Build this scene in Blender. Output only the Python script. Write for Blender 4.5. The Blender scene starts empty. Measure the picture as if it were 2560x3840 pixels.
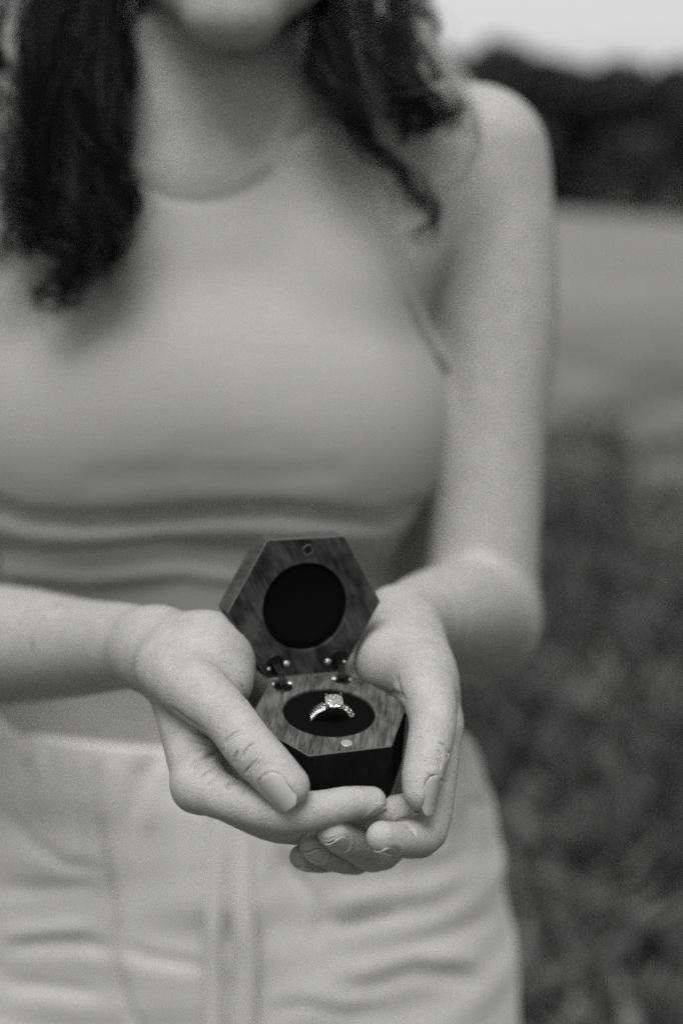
import bpy, bmesh, math, random, time
import numpy as np
import openvdb
from mathutils import Vector, Matrix
T0 = time.time()
random.seed(7)
C = bpy.context.scene
COL = C.collection

# ------------------------------------------------------------------ camera
PITCH = math.radians(13.8)
CAM_H = 1370.0                       # millimetres above the ground
FPX = 2560 * 50 / 24.0
cam_d = bpy.data.cameras.new('camera')
cam_d.sensor_fit = 'HORIZONTAL'; cam_d.sensor_width = 24.0; cam_d.lens = 50.0
cam_d.clip_start = 0.01; cam_d.clip_end = 2000
cam_d.dof.use_dof = True; cam_d.dof.focus_distance = 0.560; cam_d.dof.aperture_fstop = 3.5
cam = bpy.data.objects.new('camera', cam_d); COL.objects.link(cam)
cam.location = (0, 0, CAM_H / 1000)
cam.rotation_euler = (math.pi / 2 - PITCH, 0, 0)
C.camera = cam

# ------------------------------------------------------------------ light
SUN_EL, SUN_AZ = 69.0, 190.0         # azimuth: degrees clockwise from +Y (view direction)
world = bpy.data.worlds.new('World'); C.world = world; world.use_nodes = True
wn = world.node_tree; wn.nodes.clear()
sky = wn.nodes.new('ShaderNodeTexSky'); sky.sky_type = 'NISHITA'; sky.sun_disc = False
sky.sun_elevation = math.radians(SUN_EL); sky.sun_rotation = math.radians(SUN_AZ)
sky.air_density = 1.0; sky.dust_density = 3.0; sky.ozone_density = 1.0
bw = wn.nodes.new('ShaderNodeRGBToBW'); bg = wn.nodes.new('ShaderNodeBackground'); wo = wn.nodes.new('ShaderNodeOutputWorld')
bg.inputs['Strength'].default_value = 0.145
wn.links.new(sky.outputs[0], bw.inputs[0]); wn.links.new(bw.outputs[0], bg.inputs[0]); wn.links.new(bg.outputs[0], wo.inputs[0])
sun_d = bpy.data.lights.new('sun', 'SUN'); sun_d.energy = 2.3; sun_d.angle = math.radians(40); sun_d.color = (1, .995, .985)
sun = bpy.data.objects.new('sun', sun_d); COL.objects.link(sun)
_a, _e = math.radians(SUN_AZ), math.radians(SUN_EL)
_to = Vector((math.sin(_a) * math.cos(_e), math.cos(_a) * math.cos(_e), math.sin(_e)))
sun.rotation_euler = _to.to_track_quat('Z', 'Y').to_euler(); sun.location = _to * 20
C.view_settings.view_transform = 'Standard'; C.view_settings.look = 'None'
C.view_settings.exposure = 0.57; C.view_settings.gamma = 1.0; C.view_settings.use_curve_mapping = False
C.cycles.use_denoising = False; C.cycles.use_adaptive_sampling = False; C.cycles.sample_clamp_indirect = 2
C.cycles.max_bounces = 6; C.cycles.filter_width = 1.9

# ------------------------------------------------------------------ measuring helpers (all lengths in millimetres until linked)
CP, SP = math.cos(PITCH), math.sin(PITCH)
def cam2w(X, Y, Z):
    """millimetres right / down / ahead of the camera -> world millimetres"""
    return np.array([X, Z * CP - Y * SP, CAM_H - Z * SP - Y * CP])
def W(u, v, d):
    return cam2w((u - 1280) / FPX * d, (v - 1920) / FPX * d, d)
def V(u, v, d):                       # same, from the 1568 px wide view
    return W(u * 2560 / 1568, v * 2560 / 1568, d)
def pix(P):
    """world mm -> picture coordinates, for placing wrinkles on surfaces that exist already"""
    y = P[:, 1]; z = P[:, 2] - CAM_H
    d = y * CP - z * SP; Y = -y * SP - z * CP
    return 1280 + FPX * P[:, 0] / d, 1920 + FPX * Y / d, d
RM = lambda m: np.array(m)
def dirw(v):
    return cam2w(*v) - cam2w(0, 0, 0)

# ------------------------------------------------------------------ object helpers
def link(name, mesh, mat=None, parent=None, smooth=True):
    o = bpy.data.objects.new(name, mesh); COL.objects.link(o)
    if mat: mesh.materials.append(mat)
    if parent: o.parent = parent
    if smooth:
        mesh.polygons.foreach_set('use_smooth', [True] * len(mesh.polygons))
    return o
def mesh_np(name, verts, faces):
    me = bpy.data.meshes.new(name); me.from_pydata([tuple(v) for v in verts], [], [tuple(f) for f in faces]); me.update(); return me
def mesh_fast(name, verts, quads):
    me = bpy.data.meshes.new(name)
    verts = np.asarray(verts, np.float32); quads = np.asarray(quads, np.int32)
    k = quads.shape[1]
    me.vertices.add(len(verts)); me.vertices.foreach_set('co', verts.ravel())
    me.loops.add(quads.size); me.loops.foreach_set('vertex_index', quads.ravel())
    me.polygons.add(len(quads)); me.polygons.foreach_set('loop_start', np.arange(len(quads), dtype=np.int32) * k)
    me.update(calc_edges=True); me.validate(); return me
def tag(o, label=None, cat=None, group=None, kind=None):
    if label: o['label'] = label
    if cat: o['category'] = cat
    if group: o['group'] = group
    if kind: o['kind'] = kind
    return o
def empty(name, loc=(0, 0, 0)):
    o = bpy.data.objects.new(name, None); COL.objects.link(o); o.location = loc; o.empty_display_size = .05; return o

# ------------------------------------------------------------------ materials
def mat(name, grey, rough=.6, spec=.3, metal=0.0):
    m = bpy.data.materials.new(name); m.use_nodes = True
    b = m.node_tree.nodes['Principled BSDF']
    g = grey if isinstance(grey, tuple) else (grey * 1.005, grey, grey * .985)
    b.inputs['Base Color'].default_value = (*g, 1)
    b.inputs['Roughness'].default_value = rough; b.inputs['Specular IOR Level'].default_value = spec
    b.inputs['Metallic'].default_value = metal
    return m
def N(m, t): return m.node_tree.nodes.new(t)
def L(m, a, b): m.node_tree.links.new(a, b)
def ramp(m, fac, stops):
    r = N(m, 'ShaderNodeValToRGB')
    while len(r.color_ramp.elements) > len(stops): r.color_ramp.elements.remove(r.color_ramp.elements[-1])
    while len(r.color_ramp.elements) < len(stops): r.color_ramp.elements.new(1)
    for e, (p, g) in zip(r.color_ramp.elements, stops): e.position = p; e.color = (g * 1.005, g, g * .985, 1)
    L(m, fac, r.inputs[0]); return r.outputs[0]
def noise(m, scale, detail=3, rough=.5, vec=None, obj=True):
    n = N(m, 'ShaderNodeTexNoise'); n.inputs['Scale'].default_value = scale; n.inputs['Detail'].default_value = detail
    n.inputs['Roughness'].default_value = rough
    if vec is None:
        tc = N(m, 'ShaderNodeTexCoord'); vec = tc.outputs['Object']
    L(m, vec, n.inputs['Vector']); return n.outputs['Fac']
def mapped(m, scale=(1, 1, 1), rot=(0, 0, 0)):
    tc = N(m, 'ShaderNodeTexCoord'); m0 = N(m, 'ShaderNodeMapping'); m0.inputs['Rotation'].default_value = rot; L(m, tc.outputs['Object'], m0.inputs['Vector'])
    mp = N(m, 'ShaderNodeMapping'); mp.inputs['Scale'].default_value = scale; L(m, m0.outputs[0], mp.inputs['Vector']); return mp.outputs[0]
def bump(m, h, strength, dist):
    b = N(m, 'ShaderNodeBump'); b.inputs['Strength'].default_value = strength; b.inputs['Distance'].default_value = dist
    L(m, h, b.inputs['Height']); L(m, b.outputs[0], m.node_tree.nodes['Principled BSDF'].inputs['Normal'])
def bsdf(m): return m.node_tree.nodes['Principled BSDF']

M_skin = mat('skin', .27, .5, .35)
b = bsdf(M_skin); b.inputs['Subsurface Weight'].default_value = 0.0; b.inputs['Subsurface Radius'].default_value = (1, 1, 1)
b.inputs['Subsurface Scale'].default_value = .002
L(M_skin, ramp(M_skin, noise(M_skin, 110, 7, .72), [(.3, .235), (.7, .305)]), b.inputs['Base Color'])
_vo = N(M_skin, 'ShaderNodeTexVoronoi'); _vo.feature = 'DISTANCE_TO_EDGE'; _vo.inputs['Scale'].default_value = 900
_tc = N(M_skin, 'ShaderNodeTexCoord'); L(M_skin, _tc.outputs['Object'], _vo.inputs['Vector'])
_cl = N(M_skin, 'ShaderNodeMath'); _cl.operation = 'MINIMUM'; _cl.inputs[1].default_value = .25; L(M_skin, _vo.outputs['Distance'], _cl.inputs[0])
_ad = N(M_skin, 'ShaderNodeMath'); _ad.operation = 'MULTIPLY_ADD'; _ad.inputs[1].default_value = .35; L(M_skin, _cl.outputs[0], _ad.inputs[0]); L(M_skin, noise(M_skin, 520, 6, .75), _ad.inputs[2])
bump(M_skin, _ad.outputs[0], .7, .0009)
M_nail = mat('nail', .275, .28, .45)
bump(M_nail, noise(M_nail, 300, 2), .1, .0002)

def wood(name, lo, hi, rot, rough=.5, fig=.4):
    m = mat(name, hi, rough, .18)
    n1 = noise(m, 1.0, 6, .75, mapped(m, (950, 95, 200), (0, 0, rot)))          # pores and fibres
    n2 = noise(m, 1.0, 4, .6, mapped(m, (330, 34, 60), (0, 0, rot)))              # growth bands
    n3 = noise(m, 1.0, 2, .5, mapped(m, (95, 60, 60), (0, 0, rot)))               # broad figure
    a = N(m, 'ShaderNodeMix'); a.data_type = 'FLOAT'; a.inputs[0].default_value = .45; L(m, n1, a.inputs[2]); L(m, n2, a.inputs[3])
    c = N(m, 'ShaderNodeMix'); c.data_type = 'FLOAT'; c.inputs[0].default_value = fig * .6; L(m, a.outputs[0], c.inputs[2]); L(m, n3, c.inputs[3])
    L(m, ramp(m, c.outputs[0], [(.42, lo), (.5, (lo + hi) / 2.2), (.58, hi)]), bsdf(m).inputs['Base Color'])
    bump(m, n1, .8, .0005); return m
M_wood_base = wood('walnut_base', .016, .105, math.radians(22))
M_wood_lid = wood('walnut_lid', .004, .045, math.radians(-27), .55, .8)
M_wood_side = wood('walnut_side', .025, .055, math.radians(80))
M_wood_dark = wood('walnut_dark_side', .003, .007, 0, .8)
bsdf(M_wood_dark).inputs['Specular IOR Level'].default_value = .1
M_edge = mat('bare_wood_edge', .07, .6, .15)
M_velvet = mat('black_velvet', .0035, 1.0, .0)
bump(M_velvet, noise(M_velvet, 3000, 2), .3, .0003)
M_black = mat('blackened_brass', .03, .35, .5, 1.0)
M_steel = mat('bright_steel', .38, .42, .5, 1.0)
M_magnet = mat('nickel_magnet', .42, .42, .5, .7)
M_gold = mat('ring_metal', .6, .2, .5, 1.0)
M_gem = mat('gemstone', .95, .0, .6)
bsdf(M_gem).inputs['Transmission Weight'].default_value = .9; bsdf(M_gem).inputs['IOR'].default_value = 2.3

def cloth(name, g, fine, dist, rib=False):
    m = mat(name, g, .9, .15)
    bsdf(m).inputs['Sheen Weight'].default_value = .15
    if rib:
        w = N(m, 'ShaderNodeTexWave'); w.wave_type = 'BANDS'; w.bands_direction = 'X'; w.inputs['Scale'].default_value = fine
        tc = N(m, 'ShaderNodeTexCoord'); L(m, tc.outputs['Object'], w.inputs['Vector']); h = w.outputs['Fac']
    else: h = noise(m, fine, 3)
    bump(m, h, .3, dist)
    L(m, ramp(m, noise(m, 14, 3), [(.3, g * .96), (.7, g * 1.04)]), bsdf(m).inputs['Base Color'])
    return m
M_top = cloth('ribbed_jersey', .25, 180, .0006, True)
M_pants = cloth('linen', .43, 700, .0006)
M_band = cloth('rib_band', .19, 260, .0008, True)
M_hair = mat('dark_hair', .002, .45, .07)
M_hair_backlit = mat('hair_painted_backlight', .26, .45, .5)  # dark hair too: backlight on the wisps is painted in as pale grey

# ------------------------------------------------------------------ signed-distance modelling
def smin(a, b, k):
    h = np.maximum(k - np.abs(a - b), 0) / k
    return np.minimum(a, b) - h * h * k * .25
def cone(P, a, ra, b, rb):
    a = a.astype(np.float32); b = b.astype(np.float32)
    ab = b - a; L2 = float(ab @ ab) + 1e-9
    pa = P - a
    h = np.clip((pa @ ab) / L2, 0, 1)
    q = pa - h[:, None] * ab
    return np.sqrt((q * q).sum(1)) - (ra + (rb - ra) * h)
_cc = {}
def resample(pts, sub):
    A = np.array([np.append(p, r) for p, r in pts]); out = []
    for i in range(len(A) - 1):
        p0, p1, p2, p3 = A[max(i - 1, 0)], A[i], A[i + 1], A[min(i + 2, len(A) - 1)]
        m1, m2 = (p2 - p0) * .5, (p3 - p1) * .5
        L_ = np.linalg.norm(p2[:3] - p1[:3])
        for m in (m1, m2):
            q = np.linalg.norm(m[:3]); m *= min(1, L_ * 1.0 / (q + 1e-9))
        for j in range(sub):
            f = j / sub; h = (2*f**3-3*f**2+1, f**3-2*f**2+f, -2*f**3+3*f**2, f**3-f**2)
            out.append(h[0]*p1 + h[1]*m1 + h[2]*p2 + h[3]*m2)
    out.append(A[-1]); return [(o[:3], o[3]) for o in out]
def chain(P, pts, k=2.0, sub=3):
    """tapered limb along a smooth curve through the joints"""
    key = id(pts)
    if key not in _cc:
        rs = resample(pts, sub); a = np.array([p for p, r in rs]); r = max(q for p, q in rs)
        _cc[key] = (pts, rs, ((a.min(0) - r + a.max(0) + r) / 2).astype(np.float32), ((a.max(0) - a.min(0)) / 2 + r).astype(np.float32))
    _, rs, c, hs = _cc[key]
    q = np.maximum(np.abs(P - c) - hs, 0); out = np.sqrt((q * q).sum(1)) + 6
    m = out < 24
    if m.any():
        Q = P[m]; d = None
        for (a, ra), (b, rb) in zip(rs[:-1], rs[1:]):
            e = cone(Q, a, ra, b, rb); d = e if d is None else np.minimum(d, e)
        out[m] = d
    return out
def ell(P, c, r, R=None):
    q = (P - np.asarray(c, np.float32))
    if R is not None: q = q @ np.asarray(R, np.float32)
    r = np.asarray(r, np.float32)
    k0 = np.sqrt(((q / r) ** 2).sum(1)); k1 = np.sqrt(((q / (r * r)) ** 2).sum(1)) + 1e-6
    return k0 * (k0 - 1) / k1
def mesh_sdf(fn, lo, hi, vox, iso=0.0, B=12, settle=2):
    lo = np.array(lo, float); n = np.ceil((np.array(hi) - lo) / vox / B).astype(int)
    dims = n * B; arr = np.empty(dims, np.float32)
    cc = np.stack(np.meshgrid(*[np.arange(k) for k in n], indexing='ij'), -1).reshape(-1, 3)
    ctr = (lo + (cc * B + (B - 1) / 2) * vox).astype(np.float32)
    dc = fn(ctr) - iso
    arr[:] = np.repeat(np.repeat(np.repeat(dc.reshape(n), B, 0), B, 1), B, 2)
    act = np.abs(dc) < B * vox * .87 * 1.25 + 2 * vox
    off = np.stack(np.meshgrid(*[np.arange(B)] * 3, indexing='ij'), -1).reshape(-1, 3)
    ids = cc[act]
    for s in range(0, len(ids), 250):
        blk = ids[s:s + 250]
        ijk = (blk[:, None, :] * B + off[None]).reshape(-1, 3)
        d = fn((lo + ijk * vox).astype(np.float32)) - iso
        arr[ijk[:, 0], ijk[:, 1], ijk[:, 2]] = d
    g = openvdb.FloatGrid(background=float(1e3)); g.copyFromArray(arr)
    pts, quads = g.convertToQuads(isovalue=0.0)
    pts = lo + pts * vox
    for _ in range(settle):                              # settle the points on the surface
        p32 = pts.astype(np.float32); d = fn(p32) - iso; gr = grad(fn, p32, vox * .5)
        step = np.clip(d, -vox, vox)[:, None] * gr; pts = pts - step * .9
    return pts, quads[:, ::-1] if False else quads
def grad(fn, P, e=.4):
    g = 0
    for v in ((1, -1, -1), (-1, -1, 1), (-1, 1, -1), (1, 1, 1)):
        k = np.array(v, np.float32); g = g + fn(P + k * e)[:, None] * k
    return g / (np.linalg.norm(g, axis=1, keepdims=True) + 1e-9)
def seg_dist(u, v, pl):
    """distance in the picture plane to a polyline, and the position 0..1 along it"""
    best = np.full(len(u), 1e9); tt = np.zeros(len(u)); n = len(pl) - 1
    for i in range(n):
        ax, ay = pl[i]; bx, by = pl[i + 1]; dx, dy = bx - ax, by - ay
        h = np.clip(((u - ax) * dx + (v - ay) * dy) / (dx * dx + dy * dy + 1e-9), 0, 1)
        q = np.hypot(u - ax - h * dx, v - ay - h * dy); m = q < best
        best[m] = q[m]; tt[m] = (i + h[m]) / n
    return best, tt
def wrinkle(P, nrm, lines, smooth_ends=True):
    """press shallow creases (amp < 0) or raise ridges (amp > 0) into a surface turned to the camera side"""
    u, v, d = pix(P); out = np.zeros(len(P))
    view = cam2w(0, 0, 0) - P; view /= np.linalg.norm(view, axis=1, keepdims=True)
    face = np.clip((nrm * view).sum(1) * 3, 0, 1)
    for pl, w, amp, dr in lines:
        q, t = seg_dist(u, v, pl)
        f = np.exp(-(q / w) ** 2) * amp
        f *= np.clip(np.minimum(t, 1 - t) * 4 + .05, 0, 1) if smooth_ends else 1
        if dr: f *= (d > dr[0]) & (d < dr[1])
        out += f
    return P + nrm * (out * face)[:, None]

# ------------------------------------------------------------------ ring box pose (millimetres)
BC = cam2w(-5.04, 81.92, 582.66)
bx, by, bz = dirw((.9544, -.0633, .2918)), dirw((-.2925, -.3958, .8705)), dirw((.0604, -.9162, -.3962))
RB, HB = 34.0, 29.0
LC = cam2w(-15.02 * 1.0157, 39.72 * 1.0157, 594.13 * 1.0157)
lx, ly, lz = dirw((.9323, -.0449, .3588)), dirw((.0142, -.987, -.1603)), dirw((.3613, .1545, -.9195))
RL, HL = 34.5, 13.9
def boxsdf(P):
    q = P - BC.astype(np.float32); x = q @ bx; y = q @ by; z = q @ bz
    d = np.maximum(np.abs(z + HB / 2) - HB / 2, -1e9)
    a = RB * math.sqrt(3) / 2
    hx = np.maximum(np.maximum(np.abs(y), np.abs(x * .8660 + y * .5)), np.abs(x * .8660 - y * .5)) - a
    d1 = np.maximum(d, hx)
    q = P - LC.astype(np.float32); x = q @ lx; y = q @ ly; z = q @ lz
    d = np.abs(z + HL / 2) - HL / 2; a = RL * math.sqrt(3) / 2
    hx = np.maximum(np.maximum(np.abs(y), np.abs(x * .8660 + y * .5)), np.abs(x * .8660 - y * .5)) - a
    return np.minimum(d1, np.maximum(d, hx))

# ------------------------------------------------------------------ hands
def J(*rows): return [(W(u, v, d), r) for u, v, d, r in rows]
FORE_R = J((-420, 2430, 880, 40), (0, 2420, 780, 33), (300, 2430, 700, 24.0), (480, 2424, 652, 19.5), (590, 2440, 624, 17.5))
FORE_L = J((1795, 2330, 892, 36.8), (1700, 2325, 800, 32), (1600, 2330, 735, 25), (1520, 2335, 690, 18), (1495, 2345, 665, 15.5))
R_palm = [
    (J((590, 2440, 624, 17.5), (655, 2455, 611, 17.8), (765, 2480, 600, 19.5)), 10),
    (J((765, 2480, 600, 20), (830, 2560, 590, 13)), 8),
    (J((668, 2515, 612, 14), (700, 2705, 591, 12), (748, 2945, 562, 10.3)), 9),
    (J((665, 2480, 625, 14.5), (725, 2700, 612, 12.5), (800, 2950, 584, 11)), 8),
    (J((660, 2470, 640, 15), (760, 2680, 632, 13), (850, 2900, 606, 10)), 8),
    (J((700, 2470, 650, 14), (840, 2640, 645, 12), (880, 2840, 625, 9)), 8),
    (J((750, 2490, 628, 16), (920, 2590, 643, 13), (1000, 2690, 648, 10)), 9),
]
R_thumb = J((650, 2500, 595, 16), (745, 2600, 572, 12.8), (853, 2692, 557, 10.2), (925, 2788, 549, 9.9), (1003, 2873, 544, 9.6), (1076, 2950, 541, 8.7))
R_web = J((670, 2650, 602, 8), (745, 2790, 592, 6))
R_f = [
    J((745, 2945, 562, 10.5), (850, 2993, 554, 8.6), (1040, 3046, 549, 8.5), (1190, 3040, 550, 7.5), (1300, 3016, 554, 6.8), (1392, 3008, 559, 6.0)),
    J((800, 2950, 584, 11), (920, 3030, 577, 9), (1050, 3085, 573, 8.4), (1230, 3090, 574, 7.8), (1400, 3062, 574, 7.3), (1513, 3040, 573, 6.7)),
    J((850, 2900, 606, 10), (1000, 3030, 598, 7.8), (1200, 3050, 597, 7.3), (1380, 3050, 595, 6.3)),
    J((880, 2840, 625, 9), (980, 2990, 615, 6.8), (1100, 3020, 612, 6.3), (1230, 3030, 612, 5.6)),
]
L_palm = [
    (J((1495, 2345, 665, 15.5), (1500, 2400, 645, 16.5), (1462, 2480, 625, 16)), 8),
    (J((1495, 2345, 665, 15.5), (1560, 2470, 630, 15.5), (1605, 2560, 610, 13.5), (1640, 2720, 598, 10)), 10),
    (J((1500, 2380, 655, 16), (1560, 2560, 632, 13), (1605, 2760, 618, 10.5)), 8),
    (J((1490, 2400, 668, 15), (1540, 2580, 650, 13), (1560, 2790, 636, 10)), 8),
    (J((1470, 2400, 680, 14), (1500, 2580, 665, 12), (1500, 2800, 650, 9)), 8),
]
L_thumb = J((1500, 2440, 635, 15), (1590, 2570, 600, 12.5), (1622, 2700, 581, 9.8), (1603, 2825, 568, 9.0), (1582, 2912, 561, 8.1), (1578, 2972, 558, 7.2))
L_web = J((1590, 2620, 608, 9), (1630, 2760, 590, 7))
L_f = [
    J((1640, 2720, 598, 10), (1637, 2900, 583, 8.5), (1598, 3116, 572, 8.5), (1508, 3150, 556, 7.0), (1432, 3141, 546, 6.2)),
    J((1605, 2760, 618, 10.5), (1590, 2980, 606, 8.6), (1432, 3190, 585, 8.1), (1332, 3166, 567, 7.2), (1247, 3124, 553, 6.2)),
    J((1560, 2790, 636, 10), (1530, 3000, 620, 8), (1370, 3198, 598, 7.4), (1262, 3212, 577, 6.4), (1176, 3176, 564, 5.6)),
    J((1500, 2800, 650, 9), (1460, 3000, 635, 7), (1310, 3185, 612, 6.3), (1200, 3225, 591, 5.5), (1130, 3214, 578, 4.9)),
]
def hand_fn(fore, palm, thumb, web, fingers):
    fore = list(fore)
    # pull the pulp of every phalanx a little fuller than the joints
    def fn(P, box=True):
        d = chain(P, fore, 6)
        for c, k in palm: d = smin(d, chain(P, c, 6), k)
        d0 = smin(d, chain(P, web, 4), 6)
        out = smin(d0, chain(P, thumb, 3), 5)
        out2 = d0
        for f in fingers:
            out = np.minimum(out, smin(d0, chain(P, f, 2.5), 4.5))
        if box: out = np.maximum(out, -(boxsdf(P) - .25))
        return out
    return fn
handR = hand_fn(FORE_R, R_palm, R_thumb, R_web, R_f)
handL = hand_fn(FORE_L, L_palm, L_thumb, L_web, L_f)

# creases, in photograph coordinates: (polyline, half width, depth in mm, depth range)
CR_R = [
    ([(690, 2722), (740, 2738), (795, 2772)], 4.5, -.4, None), ([(700, 2775), (750, 2780), (812, 2800)], 4.5, -.45, None), ([(712, 2812), (760, 2806), (815, 2812)], 4.5, -.4, None), ([(720, 2890), (752, 2862), (800, 2846)], 4.5, -.7, None), ([(752, 2925), (775, 2900), (815, 2880)], 5, -.7, None), ([(905, 3000), (915, 2970), (930, 2945)], 4, -.3, None),
    ([(637, 2650), (700, 2700), (776, 2745)], 7, -.7, None),
    ([(840, 2800), (848, 2775), (880, 2750), (915, 2735)], 4, -.45, (0, 560)),
    ([(845, 2812), (855, 2780), (890, 2760), (930, 2750)], 3.5, -.25, (0, 560)),
    ([(878, 2872), (880, 2840), (893, 2815)], 4.5, -.6, (0, 560)),
    ([(905, 2855), (915, 2825), (935, 2798), (960, 2785)], 4.5, -.6, (0, 560)),
    ([(915, 2908), (925, 2890), (945, 2870), (970, 2842)], 4.5, -.55, (0, 560)),
    ([(945, 2900), (960, 2875), (985, 2850)], 3.5, -.3, (0, 560)),
    ([(705, 2875), (740, 2850), (790, 2830), (840, 2815)], 9, -1.5, None),
    ([(735, 2900), (760, 2880), (800, 2865)], 6, -.6, None),
    ([(775, 2960), (800, 2925), (840, 2895)], 6, -.7, None),
    ([(845, 2960), (865, 2938), (905, 2925)], 7, -1.1, None),
    ([(1020, 3050), (1026, 3025), (1030, 3000)], 4, -.35, None),
    ([(1192, 3030), (1195, 2998), (1222, 2968)], 5, -.35, (0, 570)),
    ([(640, 2720), (700, 2730), (760, 2760)], 4, -.2, None),
    ([(650, 2760), (710, 2765), (780, 2790)], 4, -.2, None),
    ([(665, 2800), (720, 2795), (790, 2805)], 4, -.2, None),
    ([(785, 2475), (850, 2490), (900, 2530), (920, 2570)], 7, -.35, None),
    ([(905, 2560), (915, 2600), (925, 2640)], 8, -.6, None),
]
CR_R = [(l, w, a * (1.25 if w < 4.6 else 1), dr) for l, w, a, dr in CR_R]
CR_L = [
    ([(1465, 2590), (1490, 2605), (1505, 2630)], 8, -1.2, None),
    ([(1490, 2530), (1487, 2560), (1500, 2600), (1520, 2630)], 8, -.8, None),
    ([(1540, 2778), (1565, 2766), (1590, 2768)], 4, -.4, None),
    ([(1635, 2780), (1665, 2795), (1683, 2825), (1675, 2850)], 4.5, -.6, (0, 575)),
    ([(1640, 2810), (1655, 2830), (1665, 2860)], 4, -.5, (0, 575)),
    ([(1638, 2840), (1650, 2865), (1648, 2890)], 4, -.4, (0, 575)),
    ([(1640, 2925), (1660, 2930), (1680, 2935)], 5, -.5, None),
    ([(1590, 3062), (1620, 3085), (1640, 3110)], 5, -.4, None),
    ([(1520, 3098), (1545, 3110), (1562, 3135)], 6, -.6, None),
    ([(1190, 3150), (1230, 3150), (1275, 3135)], 3, -.2, None),
]
def tipdir(ch): return ch[-1][0] - ch[-2][0]
# which hand, middle of the plate, direction of growth, outward, width, length, free edge
NAILS_R = [
    (W(1066, 2960, 541), tipdir(R_thumb) + dirw((-.5, 2.0, .5)), dirw((-.30, .12, -1)), 12.3, 16.0, .5),
    (W(1402, 3030, 558), tipdir(R_f[0]), dirw((.0, 1, -.2)), 8.5, 10, .25),
    (W(1528, 3066, 571), dirw((1, 0, -.1)), dirw((-.1, .85, -.55)), 9.0, 10.5, .3),
]
NAILS_L = [
    (W(1600, 2972, 558), dirw((-.10, 1, .05)), dirw((.50, .05, -1)), 9.5, 16.5, .9),
    (W(1447, 3168, 547), dirw((-.55, -.40, -.7)), dirw((-.05, .85, -.55)), 9.5, 10.5, .4),
    (W(1262, 3156, 552), dirw((-.45, -.45, -.75)), dirw((.0, .8, -.6)), 9.6, 10.5, .5),
    (W(1180, 3203, 562), dirw((-.4, -.5, -.75)), dirw((0, .8, -.6)), 8.5, 9.5, .5),
    (W(1150, 3246, 578), dirw((-.5, -.3, -.7)), dirw((.2, 1, -.3)), 7, 8, .3),
]
def nframe(along, facing):
    a = along / np.linalg.norm(along); f = facing - a * (facing @ a); f = f / np.linalg.norm(f); return a, f, np.cross(a, f)
def nail_e(P, nl):
    c, al, fa, w, l, _ = nl; a, f, s = nframe(al, fa); q = P - c
    x = q @ s / (w / 2); t = q @ a / (l / 2); dep = q @ f
    p = 2.6; rho = (np.abs(x) ** p + np.abs(t) ** p) ** (1 / p)
    return (rho - 1) * w / 2, t, dep
def seat_nails(P, nrm, nails):
    P = P.copy()
    for nl in nails:
        e, t, dep = nail_e(P, nl); a, f, s = nframe(nl[1], nl[2])
        ok = (dep > -3) & ((nrm @ f) > .05) & (e < 4) & (dep < 16)
        k = np.clip(-e / .7, 0, 1); k = k * k * (3 - 2 * k)
        disp = -.62 * k + .34 * np.exp(-((e - .75) / .75) ** 2) * np.clip(1.1 - np.maximum(t, 0) * 1.2, 0, 1)
        P[ok] += nrm[ok] * disp[ok][:, None]
    return P
def refine(pts, quads, sel, fn, vox):
    bm = bmesh.new(); bm.from_mesh(mesh_fast('tmp', pts, quads)); bm.verts.ensure_lookup_table()
    es = [e for e in bm.edges if sel[e.verts[0].index] and sel[e.verts[1].index]]
    bmesh.ops.subdivide_edges(bm, edges=es, cuts=1, use_grid_fill=True)
    me = bpy.data.meshes.new('tmp'); bm.to_mesh(me); bm.free()
    v = np.empty(len(me.vertices) * 3, np.float32); me.vertices.foreach_get('co', v); v = v.reshape(-1, 3).astype(float)
    for _ in range(2): v -= fn(v.astype(np.float32))[:, None] * grad(fn, v.astype(np.float32), vox * .4) * .9
    return v, me
CR_L = [(l, w, a * 1.25, dr) for l, w, a, dr in CR_L]
def build_hand(fn, lo, hi, creases, nails, vox=.62):
    pts, quads = mesh_sdf(fn, lo, hi, vox, settle=0)
    u, v, d = pix(pts); sel = np.zeros(len(pts), bool)
    for line, w, amp, dr in creases:
        q, t = seg_dist(u, v, line); sel |= q < w * 2.6
    for nl in nails: e, t, dep = nail_e(pts, nl); sel |= (np.abs(e) < 3) & (dep > -3)
    pts, me = refine(pts, quads, sel, fn, vox)
    nrm = grad(fn, pts.astype(np.float32), .5)
    pts = wrinkle(pts, nrm, creases)
    pts = seat_nails(pts, nrm, nails)
    me.vertices.foreach_set('co', pts.astype(np.float32).ravel()); me.update()
    return me
def bounds(chains, pad):
    a = np.array([p for c in chains for p, r in c]); r = max(r for c in chains for p, r in c)
    return a.min(0) - r - pad, a.max(0) + r + pad

CUT_R = (W(300, 2432, 700), FORE_R[3][0] - FORE_R[2][0])     # where the fine hand meets the coarser arm
CUT_L = (W(1600, 2330, 735), FORE_L[3][0] - FORE_L[2][0])

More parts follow.
